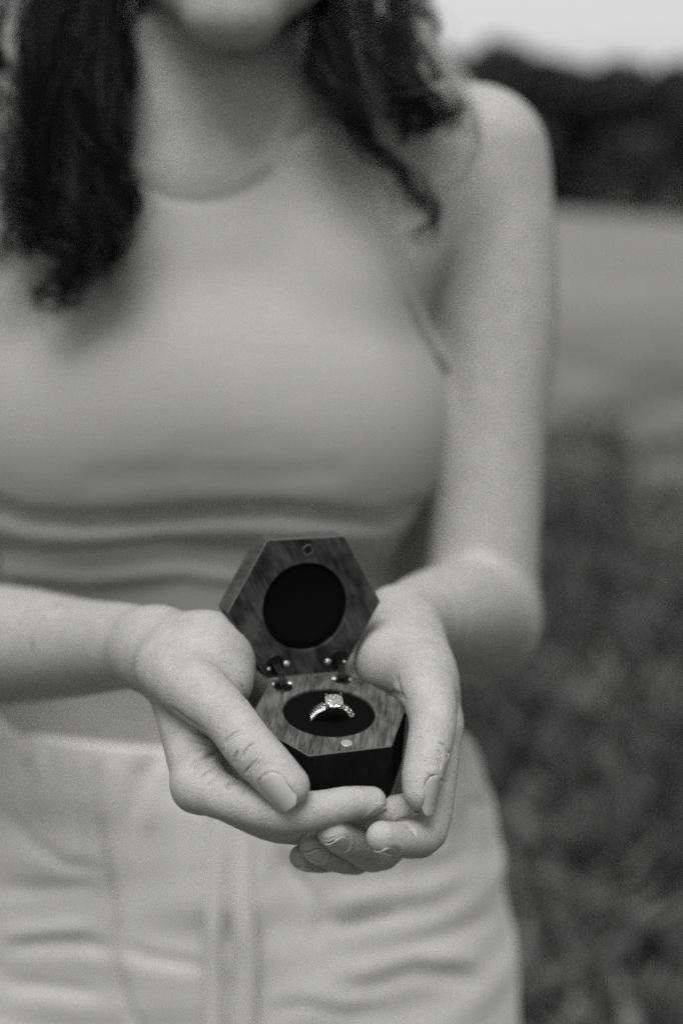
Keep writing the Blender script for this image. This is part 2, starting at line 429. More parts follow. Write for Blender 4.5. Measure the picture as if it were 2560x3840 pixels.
# ------------------------------------------------------------------ body
CX = -84.0
TH = np.array([700, 800, 850, 900, 950, 996, 1020, 1080, 1142, 1223, 1270, 1320, 1350, 1375, 1400, 1450], float)
TA = np.array([150, 180, 186, 186, 176, 160, 136, 110, 111, 128, 136, 133, 118, 88, 58, 40], float)
TF = np.array([840, 824, 820, 819, 826, 830, 836, 836, 833, 828, 832, 842, 856, 872, 884, 895], float)
TB = np.array([990, 1010, 1015, 1010, 995, 975, 968, 962, 968, 980, 985, 978, 968, 955, 945, 940], float)
_tab = {}
def sinterp(h, xs, ys, sig=16.0):
    """soft-cornered profile"""
    key = (tuple(xs), tuple(ys))
    if key not in _tab:
        g = np.arange(-200, 1701, 2.0); v = np.interp(g, xs, ys); k = np.exp(-.5 * (np.arange(-40, 41) * 2 / sig) ** 2); k /= k.sum()
        _tab[key] = (g, np.convolve(np.pad(v, 40, 'edge'), k, 'valid'))
    return np.interp(h, *_tab[key])
def torso(P, breasts=True, top=1450, bottom=820):
    h = P[:, 2]
    a = sinterp(h, TH, TA); f = sinterp(h, TH, TF, 22.0); bk = sinterp(h, TH, TB)
    cy = (f + bk) / 2; bb = (bk - f) / 2
    cx = CX + sinterp(h, [996, 1060, 1150, 1230], [0, -10, -10, 0]); a = a + (CX - cx)
    q = (np.abs((P[:, 0] - cx) / a) ** 2.8 + np.abs((P[:, 1] - cy) / bb) ** 2.8) ** (1 / 2.8)
    d = (q - 1) * np.minimum(a, bb) * .95
    d = np.maximum(d, np.maximum(h - top, bottom - h))
    if breasts:
        for s in (-1, 1):
            d = smin(d, ell(P, (CX + s * 67, 861, 1214), (72, 57, 70)), 42)
        d = smin(d, ell(P, (CX, 862, 1222), (70, 50, 66)), 30)
    return d
SH = W(1800, 588, 895)
def mir(p): return np.array([2 * CX - p[0], p[1], p[2]])
UP_L = [(SH, 41.5), (W(1850, 900, 894), 39.2), (W(1862, 1225, 893), 37.6), (W(1830, 1700, 892), 34.6), (W(1795, 2330, 892), 36)]
UP_R = [(mir(SH), 41.5), (mir(UP_L[2][0]), 39), (FORE_R[0][0], 37)]
FO4 = {id(FORE_R): list(FORE_R), id(FORE_L): list(FORE_L)}
def body_fn(P):
    d = torso(P)
    for s in (0, 1):
        sh = SH if s == 0 else mir(SH); sg = 1 if s == 0 else -1
        d = smin(d, cone(P, np.array([CX + sg * 38, 918, 1398.]), 30, sh + np.array([-sg * 12, 0, 10]), 31), 30)
        d = smin(d, cone(P, np.array([CX + sg * 16, 876, 1362.]), 6, sh + np.array([-sg * 30, -14, 22]), 14), 22)   # collarbone
        d = smin(d, cone(P, np.array([CX + sg * 90, 870, 1300.]), 30, sh + np.array([0, 0, -12]), 38), 30)         # front of the shoulder
    neck0 = W(805, 500, 888); neck1 = W(830, 60, 885)
    d = smin(d, cone(P, neck0, 46, neck1, 43.5), 26)
    for s in (-1, 1):
        d = smin(d, cone(P, neck1 + np.array([s * 42, 0, 20.]), 9, np.array([CX + s * 15, 876, 1366.]), 5), 20)
    hd = W(850, -520, 872)
    chin = W(868, 55, 790)
    d = smin(d, ell(P, hd + np.array([0, 10, 20.]), (76, 96, 98)), 25)
    face = cone(P, chin + np.array([-7, 0, 0.]), 15, chin + np.array([7, 0, 0.]), 15)
    face = smin(face, cone(P, chin, 15, chin + np.array([0, 8, 22.]), 26), 12)
    face = smin(face, cone(P, chin + np.array([-50, 62, 42.]), 18, chin + np.array([-12, 8, 4.]), 15), 16)
    face = smin(face, cone(P, chin + np.array([50, 62, 42.]), 18, chin + np.array([12, 8, 4.]), 15), 16)
    face = smin(face, cone(P, chin + np.array([0, 38, 60.]), 50, hd, 62), 30)
    d = smin(d, face, 14)
    d = smin(d, cone(P, chin + np.array([-10, -10, 42.]), 6, chin + np.array([10, -10, 42.]), 6), 6)       # lips
    d = smin(d, cone(P, chin + np.array([0, -14, 64.]), 8, chin + np.array([0, -6, 100.]), 5), 8)          # nose
    for s in (-1, 1):
        hip = np.array([CX + s * 88, 918, 880.]); knee = np.array([CX + s * 92, 905, 480.]); ank = np.array([CX + s * 95, 935, 85.])
        leg = smin(cone(P, hip, 84, knee, 54), cone(P, knee, 52, ank, 34), 20)
        leg = smin(leg, cone(P, ank + np.array([0, 15, -45.]), 34, ank + np.array([s * 12, -140, -60.]), 22), 20)
        d = smin(d, leg, 25)
    for s in (-1, 1):
        d = smin(d, cone(P, np.array([CX + s * 118, 952, 1270.]), 34, np.array([CX + s * 126, 952, 1090.]), 30), 30)
    dt = d
    for up, fo in ((UP_L, FORE_L), (UP_R, FORE_R)):
        u = chain(P, up, 8)
        arm = smin(u, chain(P, FO4[id(fo)], 8), 12)
        dt = np.minimum(smin(dt, u, 12), arm)
    return dt

def dfs(cut_mesh, center, normal, radius, keep_positive):
    bm = cut_mesh; c = Vector(center); n = Vector(normal).normalized()
    near = [v for v in bm.verts if (v.co - c).length < radius]
    s = set(near); fs = {f for v in near for f in v.link_faces}; es = {e for f in fs for e in f.edges}
    vs = {v for f in fs for v in f.verts}
    bmesh.ops.bisect_plane(bm, geom=list(vs) + list(es) + list(fs), plane_co=c, plane_no=n if not keep_positive else n, clear_outer=not keep_positive, clear_inner=keep_positive, dist=1e-4)

def build_body():
    lo, hi = bounds([UP_L, UP_R, FORE_R[:4], FORE_L[:4], [(W(850, -1100, 915), 20), (np.array([CX, 950, 0.]), 20), (np.array([CX, 1050, 900.]), 10), (np.array([CX, 750, 50.]), 10)]], 6)
    bp, bq = mesh_sdf(body_fn, lo, hi, 4.5)
    print('body', len(bp), time.time() - T0)
    lo, hi = bounds([FORE_R[2:4]] + [c for c, k in R_palm] + [R_thumb] + R_f, 5)
    rm = build_hand(handR, lo, hi, CR_R, NAILS_R)
    print('hand R', len(rm.vertices), time.time() - T0)
    lo, hi = bounds([FORE_L[2:4]] + [c for c, k in L_palm] + [L_thumb] + L_f, 5)
    lm = build_hand(handL, lo, hi, CR_L, NAILS_L)
    print('hand L', len(lm.vertices), time.time() - T0)
    bm = bmesh.new()
    me = mesh_fast('tmp', bp, bq); bm.from_mesh(me)
    loops = []
    def trim(bm, cut, keep_pos):
        c = Vector(cut[0]); n = Vector(cut[1]).normalized()
        fs = [f for f in bm.faces if (f.calc_center_median() - c).length < (62 if not keep_pos else 1e5)]
        es = {e for f in fs for e in f.edges}; vs = {v for f in fs for v in f.verts}
        bmesh.ops.bisect_plane(bm, geom=list(vs) + list(es) + fs, plane_co=c, plane_no=n, clear_outer=not keep_pos, clear_inner=keep_pos, dist=1e-5)
    for cut in (CUT_R, CUT_L): trim(bm, cut, False)
    for m2, cut in ((rm, CUT_R), (lm, CUT_L)):
        b2 = bmesh.new(); b2.from_mesh(m2)
        trim(b2, cut, True)
        m3 = bpy.data.meshes.new('tmp'); b2.to_mesh(m3); b2.free(); bm.from_mesh(m3)
        c = Vector(cut[0]); n = Vector(cut[1]).normalized()
        ed = [e for e in bm.edges if e.is_boundary and all(abs((v.co - c).dot(n)) < .01 and (v.co - c).length < 60 for v in e.verts)]
        print('loop edges', len(ed))
        try: bmesh.ops.bridge_loops(bm, edges=ed)
        except Exception as ex: print('bridge', ex)
    bmesh.ops.recalc_face_normals(bm, faces=bm.faces)
    for v in bm.verts: v.co /= 1000
    out = bpy.data.meshes.new('body'); bm.to_mesh(out); bm.free()
    return out

person = empty('person', (CX / 1000, .93, 0))
tag(person, 'person with dark wavy hair, light crop top and pale trousers holding out a box', 'person')
def child(o, parent):
    o.parent = parent; o.matrix_parent_inverse = parent.matrix_basis.inverted(); return o
bpy.context.view_layer.update()
body = link('body', build_body(), M_skin); child(body, person)
print('body built', time.time() - T0)

# nails: plates that follow the finger end under them
def nail(fn, nl):
    center, along, facing, wdt, lng, tip = nl
    a, f, s = nframe(along, facing)
    nu, nv = 18, 24; P = []; uv = []
    for j in range(nv + 1):
        t = j / nv * 2 - 1                                   # -1 root .. 1 free edge
        hw = max(0, 1 - abs(t) ** 2.6) ** (1 / 2.6) if t < 0 else max(0, 1 - (t / 1.06) ** 2.3) ** (1 / 2.3)
        hw = max(hw, .06)
        for i in range(nu + 1):
            x = (i / nu * 2 - 1) * hw
            P.append(center + a * (t * lng / 2) + s * (x * wdt / 2)); uv.append((x, t, abs(i / nu * 2 - 1)))
    P = np.array(P); Q = P + f * 11; uv = np.array(uv)
    for _ in range(36): Q -= f * (np.clip(fn(Q.astype(np.float32), box=False), -2, 2) * .8)[:, None]
    dep = (Q - P) @ f
    A = np.stack([np.ones(len(P)), uv[:, 0], uv[:, 1], uv[:, 0] ** 2, uv[:, 1] ** 2], 1)
    okm = (uv[:, 1] < .6) & (uv[:, 2] < .9)
    co, *_ = np.linalg.lstsq(A[okm], dep[okm], rcond=None)
    co[4] = np.clip(co[4], -.6, .3); co[3] = np.clip(co[3], -wdt * .28, -wdt * .10)
    e = np.maximum(uv[:, 2] ** 6, np.clip(-uv[:, 1] * 6 - 5, 0, 1))
    lift = -.02 - .30 * e + tip * np.clip(uv[:, 1] - .5, 0, 1)
    Q = P + f * (A @ co + lift)[:, None]; under = Q - f * .45
    n1 = len(Q); F = []
    for j in range(nv):
        for i in range(nu):
            k = j * (nu + 1) + i; F.append((k, k + 1, k + nu + 2, k + nu + 1)); F.append((n1 + k, n1 + k + nu + 1, n1 + k + nu + 2, n1 + k + 1))
    ring = [i for i in range(nu + 1)] + [j * (nu + 1) + nu for j in range(1, nv + 1)] + [nv * (nu + 1) + i for i in range(nu - 1, -1, -1)] + [j * (nu + 1) for j in range(nv - 1, 0, -1)]
    for k in range(len(ring)):
        p, q = ring[k], ring[(k + 1) % len(ring)]; F.append((p, n1 + p, n1 + q, q))
    o = link('fingernail', mesh_fast('fingernail', np.vstack([Q, under]) / 1000, F), M_nail); child(o, person); return o
for nl in NAILS_R: nail(handR, nl)
for nl in NAILS_L: nail(handL, nl)

# ------------------------------------------------------------------ clothes
def keep_top(P):
    x = np.abs(P[:, 0] - CX); h = P[:, 2]
    arm = np.interp(h, [1150, 1222, 1250, 1270, 1290, 1330, 1370, 1420], [330, 172, 152, 140, 130, 116, 104, 93])
    dh = np.minimum(h - 1474, 0)
    hole = np.where(P[:, 1] < 915, np.hypot((P[:, 0] - CX) / 76, dh / 108), np.hypot((P[:, 0] - CX) / 76, dh / 80))
    return arm - x, (hole - 1) * 75
def top_body(P):
    d = torso(P)
    for s in (0, 1):
        sh = SH if s == 0 else mir(SH); sg = 1 if s == 0 else -1
        d = smin(d, cone(P, np.array([CX + sg * 38, 918, 1398.]), 30, sh + np.array([-sg * 12, 0, 10]), 31), 30)
        d = smin(d, cone(P, np.array([CX + sg * 90, 870, 1300.]), 30, sh + np.array([0, 0, -12]), 38), 30)
    return d
def top_fn(P):
    base = top_body(P)
    arm, hole = keep_top(P)
    thick = 1.0 + 2.0 * np.clip(hole / 4, 0, 1) - 1.5 * np.exp(-((hole - 13) / 2.2) ** 2) + .7 * np.clip(1 - np.abs(arm - 4) / 5, 0, 1) + 1.4 * np.exp(-((arm - 3) / 2.6) ** 2) - 1.0 * np.exp(-((arm - 8.5) / 1.8) ** 2)
    d = np.abs(base - thick / 2 + 1.6) - (thick / 2 + 1.8)
    d = np.maximum(d, np.maximum(-arm, -hole)); d = np.maximum(d, 1062 - P[:, 2])
    return d
pts, q = mesh_sdf(top_fn, (CX - 200, 740, 1050), (CX + 200, 1040, 1440), 2.6, B=10)
nrm = grad(top_body, pts.astype(np.float32), 2)
s_ = 2560 / 1568
def pl(*a): return [(x * s_, y * s_) for x, y in a]
TOPF = [
    (pl((-60, 1150), (60, 1192), (180, 1202), (330, 1196), (480, 1182), (640, 1178), (780, 1192), (880, 1202), (960, 1165)), 30, -8.0, None),
    (pl((-60, 1205), (100, 1236), (260, 1240), (420, 1222), (560, 1218), (720, 1234), (870, 1225), (960, 1180)), 30, 1.4, None),
    (pl((-60, 1250), (100, 1270), (230, 1262), (370, 1244), (520, 1262), (700, 1275)), 20, -2.6, None),
    (pl((0, 1310), (200, 1330), (420, 1310), (560, 1330)), 34, 3.0, None),
    (pl((220, 1100), (420, 1085), (600, 1095), (760, 1085)), 55, -.9, None),
    (pl((420, 1030), (600, 1020), (700, 1030)), 55, -.4, None),
    (pl((300, 1135), (560, 1130), (800, 1125)), 50, .3, None),
    (pl((900, 1290), (940, 1240), (965, 1190)), 24, 2.5, None),
]
pts = wrinkle(pts, nrm, TOPF, False)
shirt = link('crop_top', mesh_fast('crop_top', pts / 1000, q), M_top); child(shirt, person)
_a, _h = keep_top(pts[q].mean(1)); mi = np.where(_h < 13, 1, 0).astype(np.int32)
shirt.data.materials.append(M_band)
if len(mi) == len(shirt.data.polygons): shirt.data.polygons.foreach_set('material_index', mi)
print('top', time.time() - T0)

def pants_body(P):
    h = P[:, 2]
    hh = [0, 700, 772, 852, 892, 925, 961, 996, 1030]
    a = sinterp(h, hh, [200, 203, 206, 203, 200, 194, 180, 165, 148])
    f = sinterp(h, hh, [800, 800, 803, 808, 812, 815, 820, 826, 834]); bk = sinterp(h, hh, [1030, 1030, 1035, 1040, 1035, 1025, 1005, 985, 972])
    cy = (f + bk) / 2; bb = (bk - f) / 2
    qq = (np.abs((P[:, 0] - CX) / a) ** 2.5 + np.abs((P[:, 1] - cy) / bb) ** 2.5) ** (1 / 2.5)
    d = (qq - 1) * np.minimum(a, bb) * .95
    d = np.maximum(d, 760 - h)
    for s in (-1, 1):
        d = smin(d, cone(P, np.array([CX + s * 105, 922, 790.]), 104, np.array([CX + s * 110, 925, 100.]), 92), 14)
    return d
def pants_fn(P):
    d = pants_body(P); d = np.abs(d + 3.5) - 3.5
    tilt = 1011 - (P[:, 0] - CX) * .05
    d = np.maximum(d, np.maximum(P[:, 2] - tilt, 90 - P[:, 2]))
    return d
pts, q = mesh_sdf(pants_fn, (CX - 240, 770, 80), (CX + 240, 1060, 1020), 3.2, B=10)
nrm = grad(pants_body, pts.astype(np.float32), 2)
PF = [
    (pl((205, 1735), (215, 1860), (238, 1980), (262, 2120), (268, 2230), (300, 2330), (340, 2400)), 12, -5, None),
    (pl((195, 1735), (203, 1860), (224, 1980), (248, 2120), (254, 2230), (288, 2330)), 14, 1.6, None),
    (pl((-20, 1830), (60, 1930), (150, 1985), (240, 2000)), 18, -3.5, None),
    (pl((-20, 2040), (100, 2045), (230, 2035)), 18, -2.5, None),
    (pl((0, 2180), (100, 2170), (200, 2170), (270, 2190)), 20, -4.5, None),
    (pl((0, 2140), (110, 2135), (220, 2130)), 20, 3.0, None),
    (pl((270, 2170), (340, 2200), (430, 2215), (480, 2225)), 18, -3.5, None),
    (pl((350, 1730), (320, 1800), (300, 1900)), 14, -2.5, None),
    (pl((380, 1740), (350, 1840), (330, 1930)), 14, 2.2, None),
    (pl((600, 1960), (590, 2060), (600, 2200)), 16, 3.0, None),
    (pl((640, 1930), (660, 1990), (700, 2040), (720, 2090)), 14, -3.0, None),
    (pl((735, 2040), (730, 2130), (720, 2190)), 9, -2.5, None),
    (pl((720, 2140), (850, 2110), (980, 2090), (1120, 2020)), 22, -5.0, None),
    (pl((740, 2090), (860, 2060), (1000, 2040), (1110, 1980)), 22, 3.5, None),
    (pl((740, 2280), (850, 2270), (950, 2235), (1040, 2240), (1100, 2265)), 22, -6.5, None),
    (pl((740, 2230), (850, 2225), (950, 2190), (1040, 2195), (1110, 2215)), 22, 4.5, None),
    (pl((880, 2190), (980, 2160), (1100, 2120), (1160, 2100)), 18, -3.0, None),
    (pl((600, 2330), (700, 2310), (800, 2330), (900, 2320)), 18, -4.0, None),
    (pl((1060, 1840), (1110, 1850), (1150, 1880)), 18, -3.0, None),
    (pl((0, 2260), (120, 2270), (240, 2290)), 18, -3.0, None),
    (pl((100, 1720), (110, 1800), (95, 1900)), 14, 2.0, None),
    (pl((140, 1740), (150, 1840), (160, 1920)), 12, -1.6, None),
    (pl((900, 1900), (960, 1960), (1060, 1950)), 26, 2.5, None),
]
PF = [(l, w * (1.15 if k < 2 else 1.35), a * (1.2 if k < 2 else .85), dr) for k, (l, w, a, dr) in enumerate(PF)]
PF = [(l, w * (1.25 if 12 <= k < 18 else 1), a * (.62 if 12 <= k < 18 else 1), dr) for k, (l, w, a, dr) in enumerate(PF)]
pts = wrinkle(pts, nrm, PF, True)
# loose linen: soft random ripples
rp = np.random.default_rng(3); f = np.zeros(len(pts))
for k in range(26):
    w = rp.normal(size=3) * np.array([.03, .02, .06]); f += np.sin(pts @ w + rp.uniform(0, 6.3) + 1.5 * np.sin(pts @ (rp.normal(size=3) * .015))) * .42
ga = np.clip((pts[:, 2] - 900) / 80, 0, 1) * np.clip((1006 - pts[:, 2]) / 8, 0, 1)
f += ga * (1.3 * np.sin(pts[:, 0] * .31 + 2 * np.sin(pts[:, 0] * .07 + pts[:, 2] * .012)) + .5 * np.sin(pts[:, 0] * .73 + 1.1))
pts = pts + nrm * f[:, None]
trousers = link('trousers', mesh_fast('trousers', pts / 1000, q), M_pants); child(trousers, person)

def tube(path, rads, n=8, flat=1.0, closed=False):
    path = [Vector(p) for p in path]; Vv = []; F = []; m = len(path)
    up = Vector((0, 0, 1)); prev = None
    for i, p in enumerate(path):
        t = (path[(i + 1) % m] - path[i - 1]) if closed else (path[min(i + 1, m - 1)] - path[max(i - 1, 0)])
        t.normalize()
        if prev is None:
            a = t.orthogonal().normalized()
        else: a = (prev - t * prev.dot(t)).normalized()
        prev = a; c = t.cross(a)
        for k in range(n):
            th = 2 * math.pi * k / n
            Vv.append(p + (a * math.cos(th) + c * math.sin(th) * flat) * rads[i])
    for i in range(m if closed else m - 1):
        for k in range(n):
            j = (i + 1) % m
            F.append((i * n + k, i * n + (k + 1) % n, j * n + (k + 1) % n, j * n + k))
    return np.array([tuple(v) for v in Vv]), np.array(F)
# ribbon ties hanging down the front
def project(fn, P, f, n=40):
    Q = np.array(P) - f * 60
    for _ in range(n):
        d = fn(Q.astype(np.float32)); Q += f * (d * .8)[:, None]
    return Q
def ribbon(line, w, lift):
    line = np.array(pl(*line)); t = np.linspace(0, 1, 60); src = np.linspace(0, 1, len(line))
    u = np.interp(t, src, line[:, 0]); v = np.interp(t, src, line[:, 1])
    mid = np.array([W(a, b, 880) for a, b in zip(u, v)]); fwd = np.array([0, 1, 0.])
    # slide along the view ray onto the cloth
    Q = []
    for a, b in zip(u, v):
        d = 700.
        for _ in range(60):
            d += float(pants_body(np.array([W(a, b, d)], np.float32))[0]) * .8
        Q.append(W(a, b, d))
    Q = np.array(Q); Q[:, 1] -= lift + np.sin(t * 13) * .8
    P = []; K = 9
    for i, c in enumerate(Q):
        for k in range(K):
            x = (k / (K - 1) * 2 - 1); P.append(c + np.array([x * w / 2, -1.8 * (1 - x * x) + 1.0, 0]))
    P = np.array(P); n1 = len(P); P = np.vstack([P, P + np.array([0, 1.2, 0])]); F = []
    for i in range(len(Q) - 1):
        for k in range(K - 1):
            a = i * K + k; F.append((a, a + 1, a + K + 1, a + K)); F.append((n1 + a, n1 + a + K, n1 + a + K + 1, n1 + a + 1))
        for a, s in ((i * K, 1), (i * K + K - 1, -1)):
            F.append((a, a + K, n1 + a + K, n1 + a) if s > 0 else (a, n1 + a, n1 + a + K, a + K))
    return P, F
for line, w, lf in (([(492, 1760), (496, 1900), (492, 2060), (488, 2200), (492, 2420)], 11, 4), ([(545, 1760), (552, 1900), (556, 2050), (566, 2200), (560, 2420)], 14, 5)):
    P, F = ribbon(line, w, lf)
    o = link('waist_tie', mesh_fast('waist_tie', P / 1000, F), M_pants); child(o, trousers)
print('trousers', time.time() - T0)

# ------------------------------------------------------------------ hair
rng = np.random.default_rng(11)
def strands(guides, name, material, parent, rad=.16, n_pts=30, sub=9):
    allv, allf, off = [], [], 0
    for g, radii, count, wave, turns in guides:
        G = np.array([V(u_, v_, d_ if d_ > 812 else d_ + .5 * (812 - d_)) for u_, v_, d_ in g]); src = np.linspace(0, 1, len(G)); t = np.linspace(0, 1, n_pts)
        # smooth (Catmull-Rom) resampling
        def cr(arr):
            x = t * (len(arr) - 1); i = np.clip(x.astype(int), 0, len(arr) - 2); fr = (x - i)[:, None]
            A = np.atleast_2d(arr); p0 = A[np.clip(i - 1, 0, len(A) - 1)]; p1 = A[i]; p2 = A[i + 1]; p3 = A[np.clip(i + 2, 0, len(A) - 1)]
            return .5 * (2 * p1 + (p2 - p0) * fr + (2 * p0 - 5 * p1 + 4 * p2 - p3) * fr ** 2 + (3 * p1 - p0 - 3 * p2 + p3) * fr ** 3)
        ctr = cr(G); R = np.interp(t, np.linspace(0, 1, len(radii)), radii)
        tan = np.gradient(ctr, axis=0); tan /= np.linalg.norm(tan, axis=1, keepdims=True)
        side = np.cross(tan, [0, 1, 0.1]); side /= np.linalg.norm(side, axis=1, keepdims=True); nn = np.cross(tan, side)
        locks = []
        for c in range(sub):
            ph = rng.uniform(0, 6.3); rr0 = math.sqrt(rng.uniform()) * .95; am = wave * rng.uniform(.6, 1.9); fq = turns * rng.uniform(.8, 1.7); p0 = rng.uniform(0, 6.3)
            o1 = np.cos(ph + t * 2) * rr0 * R * (1 - .1 * t) + am * np.sin(fq * 6.28 * t + p0) * (.3 + t)
            o2 = np.sin(ph + t * 2) * rr0 * R * .6 + am * .6 * np.cos(fq * 6.28 * t + p0) * (.3 + t)
            locks.append((o1, o2, rng.uniform(.80, 1.06)))
        Rl = np.maximum(R * .42 * (1.05 - .55 * t ** 2), .5)
        for c in range(count):
            lk = locks[c % sub]
            if rng.uniform() < .16: lk = (lk[0] * 1.35 + rng.normal() * 7 * t, lk[1] * 1.2, rng.uniform(.8, 1.05))
            r = math.sqrt(rng.uniform()) ; ph = rng.uniform(0, 2 * math.pi); ph2 = rng.uniform(0, 6.3); sp = rng.normal(1, .12)
            wv = wave * (.6 + .8 * rng.uniform())
            ang = ph + turns * 2 * math.pi * t * .5
            ss = np.clip(rng.normal(0, .5), -1, 1)
            o1 = lk[0] + np.cos(ang) * r * Rl + wv * .25 * np.sin(turns * 9 * t * sp + ph2)
            o2 = lk[1] + np.sin(ang) * r * Rl * .7 + wv * .25 * np.cos(turns * 9 * t * sp + ph2)
            ln = np.clip(lk[2] + rng.normal(0, .07), .55, 1.05)
            p = ctr + side * o1[:, None] + nn * o2[:, None] + np.cumsum(rng.normal(size=(n_pts, 3)) * .25, 0)
            m = max(6, int(n_pts * min(1, ln))); p = p[:m]
            rr = np.linspace(1, .35, m) * rad * rng.uniform(.7, 1.3)
            tg = np.gradient(p, axis=0); tg /= np.linalg.norm(tg, axis=1, keepdims=True)
            a = np.cross(tg, [0, 1, 0.05]); a /= np.linalg.norm(a, axis=1, keepdims=True) + 1e-9; b2 = np.cross(tg, a)
            vv = np.stack([p + (a * math.cos(q) + b2 * math.sin(q)) * rr[:, None] for q in (0, 2.094, 4.189)], 1).reshape(-1, 3)
            i = np.arange(m - 1)[:, None] * 3; k = np.array([0, 1, 2]); k2 = (k + 1) % 3
            f = np.stack([i + k, i + k2, i + 3 + k2, i + 3 + k], -1).reshape(-1, 4) + off
            allv.append(vv); allf.append(f); off += len(vv)
    me = mesh_fast(name, np.vstack(allv) / 1000, np.vstack(allf))
    o = link(name, me, material); child(o, parent); return o
HG = [  # (points u,v,depth), radii mm, count, wave mm, turns
    ([(250, -320, 890), (180, -100, 850), (140, 120, 810), (150, 350, 785), (150, 560, 775)], [26, 24, 20, 15, 4], 420, 3, 2.2),
    ([(280, -300, 890), (230, -60, 860), (200, 150, 815), (215, 360, 785), (210, 540, 772), (140, 660, 768)], [26, 24, 20, 15, 10, 2], 420, 4, 2.5),
    ([(300, -300, 895), (295, -60, 875), (285, 120, 845), (250, 240, 808), (240, 330, 788), (285, 385, 783)], [20, 17, 13, 9, 6, 2], 300, 3, 2),
    ([(200, -320, 890), (90, -100, 850), (80, 120, 815), (70, 330, 795), (50, 480, 785), (100, 570, 785)], [26, 22, 16, 13, 9, 2], 300, 5, 2),
    ([(150, -320, 885), (0, -60, 840), (-20, 120, 830), (-30, 320, 815), (20, 480, 800), (60, 570, 798)], [22, 18, 12, 9, 6, 2], 130, 6, 2),
    ([(60, -60, 850), (30, 60, 838), (-10, 200, 828), (-50, 300, 822)], [12, 8, 6, 4], 70, 4, 2),
    ([(260, -200, 870), (220, 80, 815), (240, 300, 780), (265, 450, 772), (262, 560, 769), (200, 650, 767)], [16, 16, 12, 8, 6, 2], 260, 4, 3),
    ([(180, 100, 805), (120, 320, 785), (110, 500, 775), (170, 600, 772), (160, 660, 769), (75, 690, 767)], [14, 12, 10, 8, 5, 1], 240, 4, 3),
    ([(225, 400, 780), (300, 430, 776), (300, 480, 774), (250, 520, 772), (235, 600, 770)], [8, 7, 6, 6, 2], 120, 2, 2),
    ([(100, 420, 790), (60, 520, 786), (10, 570, 786), (-20, 620, 786)], [6, 5, 3, 2], 40, 4, 2),
    # right of the neck
    ([(690, -320, 890), (740, -80, 870), (770, 80, 830), (800, 220, 795), (845, 330, 782)], [20, 20, 17, 12, 3], 420, 3, 2),
    ([(760, -320, 900), (845, -80, 865), (880, 80, 828), (910, 200, 798), (970, 265, 792), (910, 300, 788)], [24, 22, 15, 11, 7, 3], 420, 4, 2),
    ([(700, -300, 890), (710, -60, 880), (715, 80, 850), (735, 180, 825), (765, 270, 798)], [12, 11, 9, 6, 2], 200, 2, 2),
    ([(820, -300, 905), (930, -80, 880), (955, 30, 860), (960, 85, 850), (935, 60, 846)], [22, 18, 9, 5, 2], 220, 4, 1.5),
    ([(780, 60, 825), (810, 220, 790), (850, 330, 780), (925, 390, 776), (972, 450, 774), (984, 500, 774), (965, 560, 774)], [11, 9, 7, 5, 4, 3, 3], 110, 4, 2),
    ([(900, 60, 840), (950, 170, 820), (1010, 250, 810), (1055, 290, 808)], [9, 7, 5, 2], 110, 3, 1.5),
    ([(880, 240, 795), (960, 290, 790), (1040, 262, 794), (1070, 230, 798)], [7, 6, 4, 2], 60, 3, 1.5),
]
hair = strands(HG, 'hair', M_hair, person, rad=.22); hair['kind'] = 'stuff'
M_hair_highlight = mat('hair_painted_highlight', .03, .4, .3)  # highlights along the hair flow, painted as lighter strands
HG3 = [(g, [q * 1.12 for q in rr_], max(10, int(c_ * .10)), w_ * 1.4, t_) for g, rr_, c_, w_, t_ in HG]
strands(HG3, 'loose_strands', M_hair_highlight, hair, rad=.17, sub=14)['kind'] = 'stuff'
HG2 = [
    ([(930, 60, 850), (980, 120, 835), (1020, 190, 825), (1060, 260, 815), (1085, 340, 810), (1060, 400, 808), (1000, 425, 806)], [8, 9, 9, 7, 6, 5, 4], 70, 3, 1.5),
    ([(900, 20, 860), (945, 90, 845), (960, 150, 835), (1020, 220, 820), (1060, 240, 815)], [9, 10, 8, 6, 3], 120, 3, 2),
    ([(60, -40, 830), (40, 120, 815), (10, 200, 810), (-10, 300, 808)], [10, 9, 8, 6], 40, 3, 2),
]
strands(HG2, 'loose_curls', M_hair_backlit, hair, rad=.22, sub=3)['kind'] = 'stuff'
# back of the head, out of the picture, so that the hair hangs from something
def cap_fn(P):
    hd = W(850, -520, 872) + np.array([0, 18, 26.])
    d = ell(P, hd, (88, 108, 106)); cut = (P[:, 1] - (hd[1] - 62)) + (hd[2] + 30 - P[:, 2]) * -.6
    return np.maximum(d, -cut)
lo = W(850, -520, 872) - 160
pts, q = mesh_sdf(cap_fn, lo, lo + 330, 5, B=10)
o = link('hair_crown', mesh_fast('hair_crown', pts / 1000, q), M_hair); child(o, hair)
print('hair', time.time() - T0)

# ------------------------------------------------------------------ ring box
def frame_obj(name, origin, x, y, z):
    o = empty(name); M = Matrix(((x[0], y[0], z[0], origin[0] / 1000), (x[1], y[1], z[1], origin[1] / 1000), (x[2], y[2], z[2], origin[2] / 1000), (0, 0, 0, 1)))
    return o, M
def ortho(x, y, z):
    z = z / np.linalg.norm(z); x = x - z * (x @ z); x /= np.linalg.norm(x); y = np.cross(z, x); return x, y, z
bx, by, bz = ortho(bx, by, bz); lx, ly, lz = ortho(lx, ly, lz)
def MX(o, x, y, z): return Matrix(((x[0], y[0], z[0], o[0] / 1000), (x[1], y[1], z[1], o[1] / 1000), (x[2], y[2], z[2], o[2] / 1000), (0, 0, 0, 1)))
MB_, ML_ = MX(BC, bx, by, bz), MX(LC, lx, ly, lz)
ring_box = bpy.data.objects.new('ring_box', None); COL.objects.link(ring_box); ring_box.matrix_world = MB_
tag(ring_box, 'open hexagonal wooden ring box with black lining held in both cupped hands', 'ring box')
